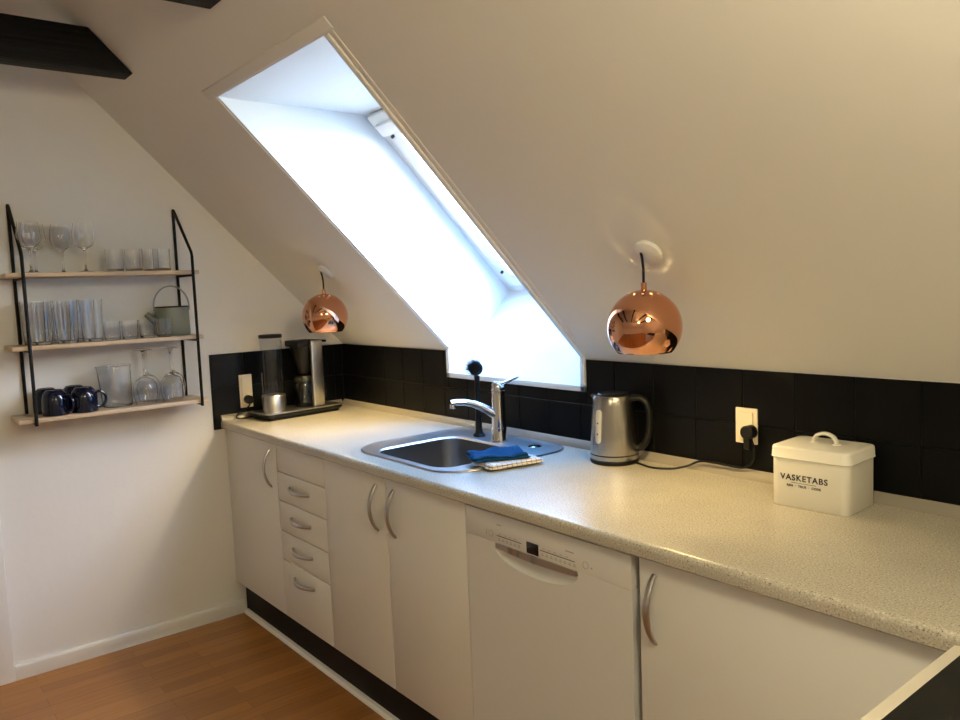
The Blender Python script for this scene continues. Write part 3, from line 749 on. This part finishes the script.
# stemmed wine glasses, upright, on the top plank
wine = [(0, 0), (.034, 0), (.034, .0015), (.010, .005), (.0042, .012), (.0036, .05), (.0040, .088), (.012, .096), (.028, .108), (.038, .126), (.041, .145), (.039, .168), (.0335, .203), (.0325, .203),
        (.0378, .168), (.0397, .145), (.0367, .127), (.0268, .1105), (.0115, .099), (0, .097)]
wine = [(r_, z_ * .92) for r_, z_ in wine]
g = 'wine glasses on the top plank'
row(lambda l, s: glass_thing('wine_glass', s, 'glass', wine, l, g), [
    (.148, -1.352, ZP[0], 'stemmed wine glass at the left end of the top shelf, front row'),
    (.055, -1.226, ZP[0], 'stemmed wine glass second from the ribbed tumblers on the top shelf'),
    (.148, -1.167, ZP[0], 'stemmed wine glass on the top shelf nearest the ribbed tumblers'),
    (.055, -1.320, ZP[0], 'stemmed wine glass close behind the left end wine glass on the top shelf')], g, 'wine_glass')
rib = [(0, 0), (.030, 0), (.0325, .003)]
for k in range(10): z0 = .006 + .0078 * k; rib += [(.0335, z0 + .002), (.0345, z0 + .004), (.0335, z0 + .006)]
rib += [(.0335, .088), (.0318, .088), (.0312, .010), (0, .006)]
g = 'ribbed tumblers on the top plank'
row(lambda l, s: glass_thing('ribbed_tumbler', s, 'glass', rib, l, g), [
    (.140, -1.060, ZP[0], 'ribbed glass tumbler nearest the wine glasses on the top shelf'),
    (.140, -.988, ZP[0], 'middle ribbed glass tumbler in the front row of the top shelf'),
    (.140, -.880, ZP[0], 'ribbed glass tumbler nearest the right frame of the top shelf'),
    (.060, -.905, ZP[0], 'ribbed glass tumbler in the back row of the top shelf, seen through the gap')], g, 'ribbed_tumbler')
tall = [(0, 0), (.034, 0), (.0365, .003), (.0385, .06), (.0420, .163), (.0402, .163), (.0368, .06), (.0345, .014), (0, .012)]
g = 'tall glasses on the middle plank'
row(lambda l, s: glass_thing('tall_glass', s, 'glass', tall, l, g), [
    (.148, -1.338, ZP[1], 'tall straight glass at the left end of the middle shelf, front row'),
    (.148, -1.250, ZP[1], 'second tall straight glass from the left, front row of the middle shelf'),
    (.148, -1.162, ZP[1], 'tall straight glass nearest the small tumblers, front row of the middle shelf'),
    (.055, -1.345, ZP[1], 'tall straight glass at the left end of the middle shelf, back row'),
    (.055, -1.257, ZP[1], 'tall straight glass in the middle of the back row, middle shelf'),
    (.055, -1.169, ZP[1], 'tall straight glass at the right of the back row, middle shelf')], g, 'tall_glass')
small = [(0, 0), (.026, 0), (.029, .003), (.0305, .03), (.0315, .074), (.0298, .074), (.0288, .03), (.0265, .011), (0, .010)]
g = 'small tumblers on the middle plank'
row(lambda l, s: glass_thing('small_tumbler', s, 'glass', small, l, g), [
    (.150, -1.092, ZP[1], 'small plain glass tumbler nearest the tall glasses on the middle shelf'),
    (.150, -1.026, ZP[1], 'small plain glass tumbler, second from the tall glasses'),
    (.150, -.960, ZP[1], 'small plain glass tumbler, third from the tall glasses'),
    (.160, -.897, ZP[1], 'small plain glass tumbler standing in front of the green pot'),], g, 'small_tumbler')
# green enamel watering can / pot with a wire handle
tp = thing('watering_can', 'sage green enamel can with a wire hoop handle and short spout', 'watering can', (.073, -.834, ZP[1] + e), R(-12))
b = MB(); b.lathe([(0, 0), (.066, 0), (.068, .002), (.067, .06), (.0655, .118), (.064, .118), (.0655, .06), (.066, .004), (0, .003)], 40); b.build('body', 'sage', tp, ang=50)
b = MB(); b.lathe([(.0640, .116), (.0672, .116), (.0678, .119), (.0664, .1215), (.0640, .120)], 40); b.build('rim', 'darkgrey', tp)
b = MB(); b.tube([(0, -.058, .055), (0, -.080, .074), (0, -.100, .094)], .015, 14, radii=[.017, .0145, .0125]); b.build('spout', 'sage', tp)
b = MB(); b.tube([(0, .070 * math.cos(PI * k / 20), .118 + .088 * math.sin(PI * k / 20)) for k in range(-1, 22)], .0036, 8); b.build('handle', 'wire', tp)
# navy mugs, upside down, bottom plank
def mug(loc, lab):
    t = thing('mug', lab, 'mug', loc, 0, 'navy blue mugs on the bottom plank')
    b = MB(); b.lathe([(.0445, 0), (.0465, .001), (.0472, .03), (.0462, .058), (.0415, .080), (.031, .093), (.028, .0955), (.026, .0935), (0, .0935), (0, .089), (.028, .089), (.039, .077), (.0435, .056), (.0445, .03)], 36); b.build('body', 'navy', t, ang=50)
    b = MB(); b.tube([(0, q, z) for q, z in smooth_path([(.041, .070), (.058, .074), (.074, .062), (.078, .043), (.071, .022), (.056, .014), (.044, .018)])], .0052, 10, sx=1.3); b.build('handle', 'navy', t)
    return t
m1 = mug((.146, -1.212, ZP[2] + e), 'navy blue mug upside down with its handle towards the glass jug')
for (x, y, rz, lab) in ((.146, -1.312, R(-50), 'navy blue mug upside down at the front left of the bottom shelf'),
                        (.052, -1.325, R(-45), 'navy blue mug upside down at the back left of the bottom shelf'),
                        (.052, -1.226, 0, 'navy blue mug upside down behind the mug with the visible handle')):
    dup(m1, (x, y, ZP[2] + e), lab, rz)
# glass jug
jg = thing('glass_jug', 'straight clear glass jug standing between the mugs and the upturned glasses', 'jug', (.085, -1.078, ZP[2] + e), 0)
b = MB(); b.lathe([(0, 0), (.053, 0), (.057, .004), (.0575, .03), (.0575, .155), (.060, .163), (.0585, .164), (.0553, .155), (.0553, .03), (.052, .009), (0, .008)], 40)
for v in b.bm.verts:                                     # pouring lip towards the left
    a_ = math.atan2(v.co.y, v.co.x); w_ = max(0, math.cos(a_ + PI / 2)) ** 14 * max(0, (v.co.z - .125) / .04)
    v.co.y -= .016 * w_
b.build('body', 'glass', jg, ang=70)
# upturned balloon glasses
g = 'upturned wine glasses on the bottom plank'
ball = [(0, 0), (.036, 0), (.036, .0015), (.010, .005), (.0042, .012), (.0036, .06), (.0040, .102), (.012, .110), (.032, .122), (.0445, .142), (.048, .165), (.045, .190), (.037, .222), (.036, .222),
        (.0438, .190), (.0466, .165), (.0432, .143), (.0307, .1245), (.0115, .113), (0, .111)]
ball = [(r_, .2225 - z_) for r_, z_ in ball]
row(lambda l, s: glass_thing('balloon_glass', s, 'glass', ball, l, g), [
    (.146, -.984, ZP[2], 'upside-down stemmed balloon glass next to the jug, front row'),
    (.146, -.878, ZP[2], 'upside-down stemmed balloon glass at the right end of the bottom shelf, front row'),
    (.050, -.946, ZP[2], 'upside-down stemmed balloon glass behind the one next to the jug'),
    (.050, -.842, ZP[2], 'upside-down stemmed balloon glass at the right end of the bottom shelf, back row')], g, 'balloon_glass')

# ================================================================== COOKER (near right corner)
ck = thing('cooker', 'cooker with a black glass hob in a pale rim, at the end of the worktop', 'cooker', (3.023, -.690, 0))
b = MB(); b.box(.012, .590, -.585, -.012, .0, .895, .004); b.build('body', 'appl', ck)
b = MB(); b.prism([(x, y, .8955) for x, y in rrect(.0, .600, -.600, 0, .018, 5)], (0, 0, .020), .007, 3); b.build('hob_rim', 'hobrim', ck, ang=40)
b = MB(); b.prism([(x, y, .9150) for x, y in rrect(.020, .580, -.580, -.020, .008, 4)], (0, 0, .0065), .0015, 1); hb = b.build('hob_glass', 'hob', ck, ang=40)
for cx, cy, r_ in ((.16, -.16, .09), (.43, -.16, .075), (.16, -.44, .075), (.43, -.44, .10)):
    b = MB(); b.lathe([(r_ - .001, .9216), (r_ - .001, .9219), (r_ + .001, .9219), (r_ + .001, .9216)], 64, Matrix.Translation((cx, cy, 0))); b.build('cooking_zone_ring', 'ring', hb)
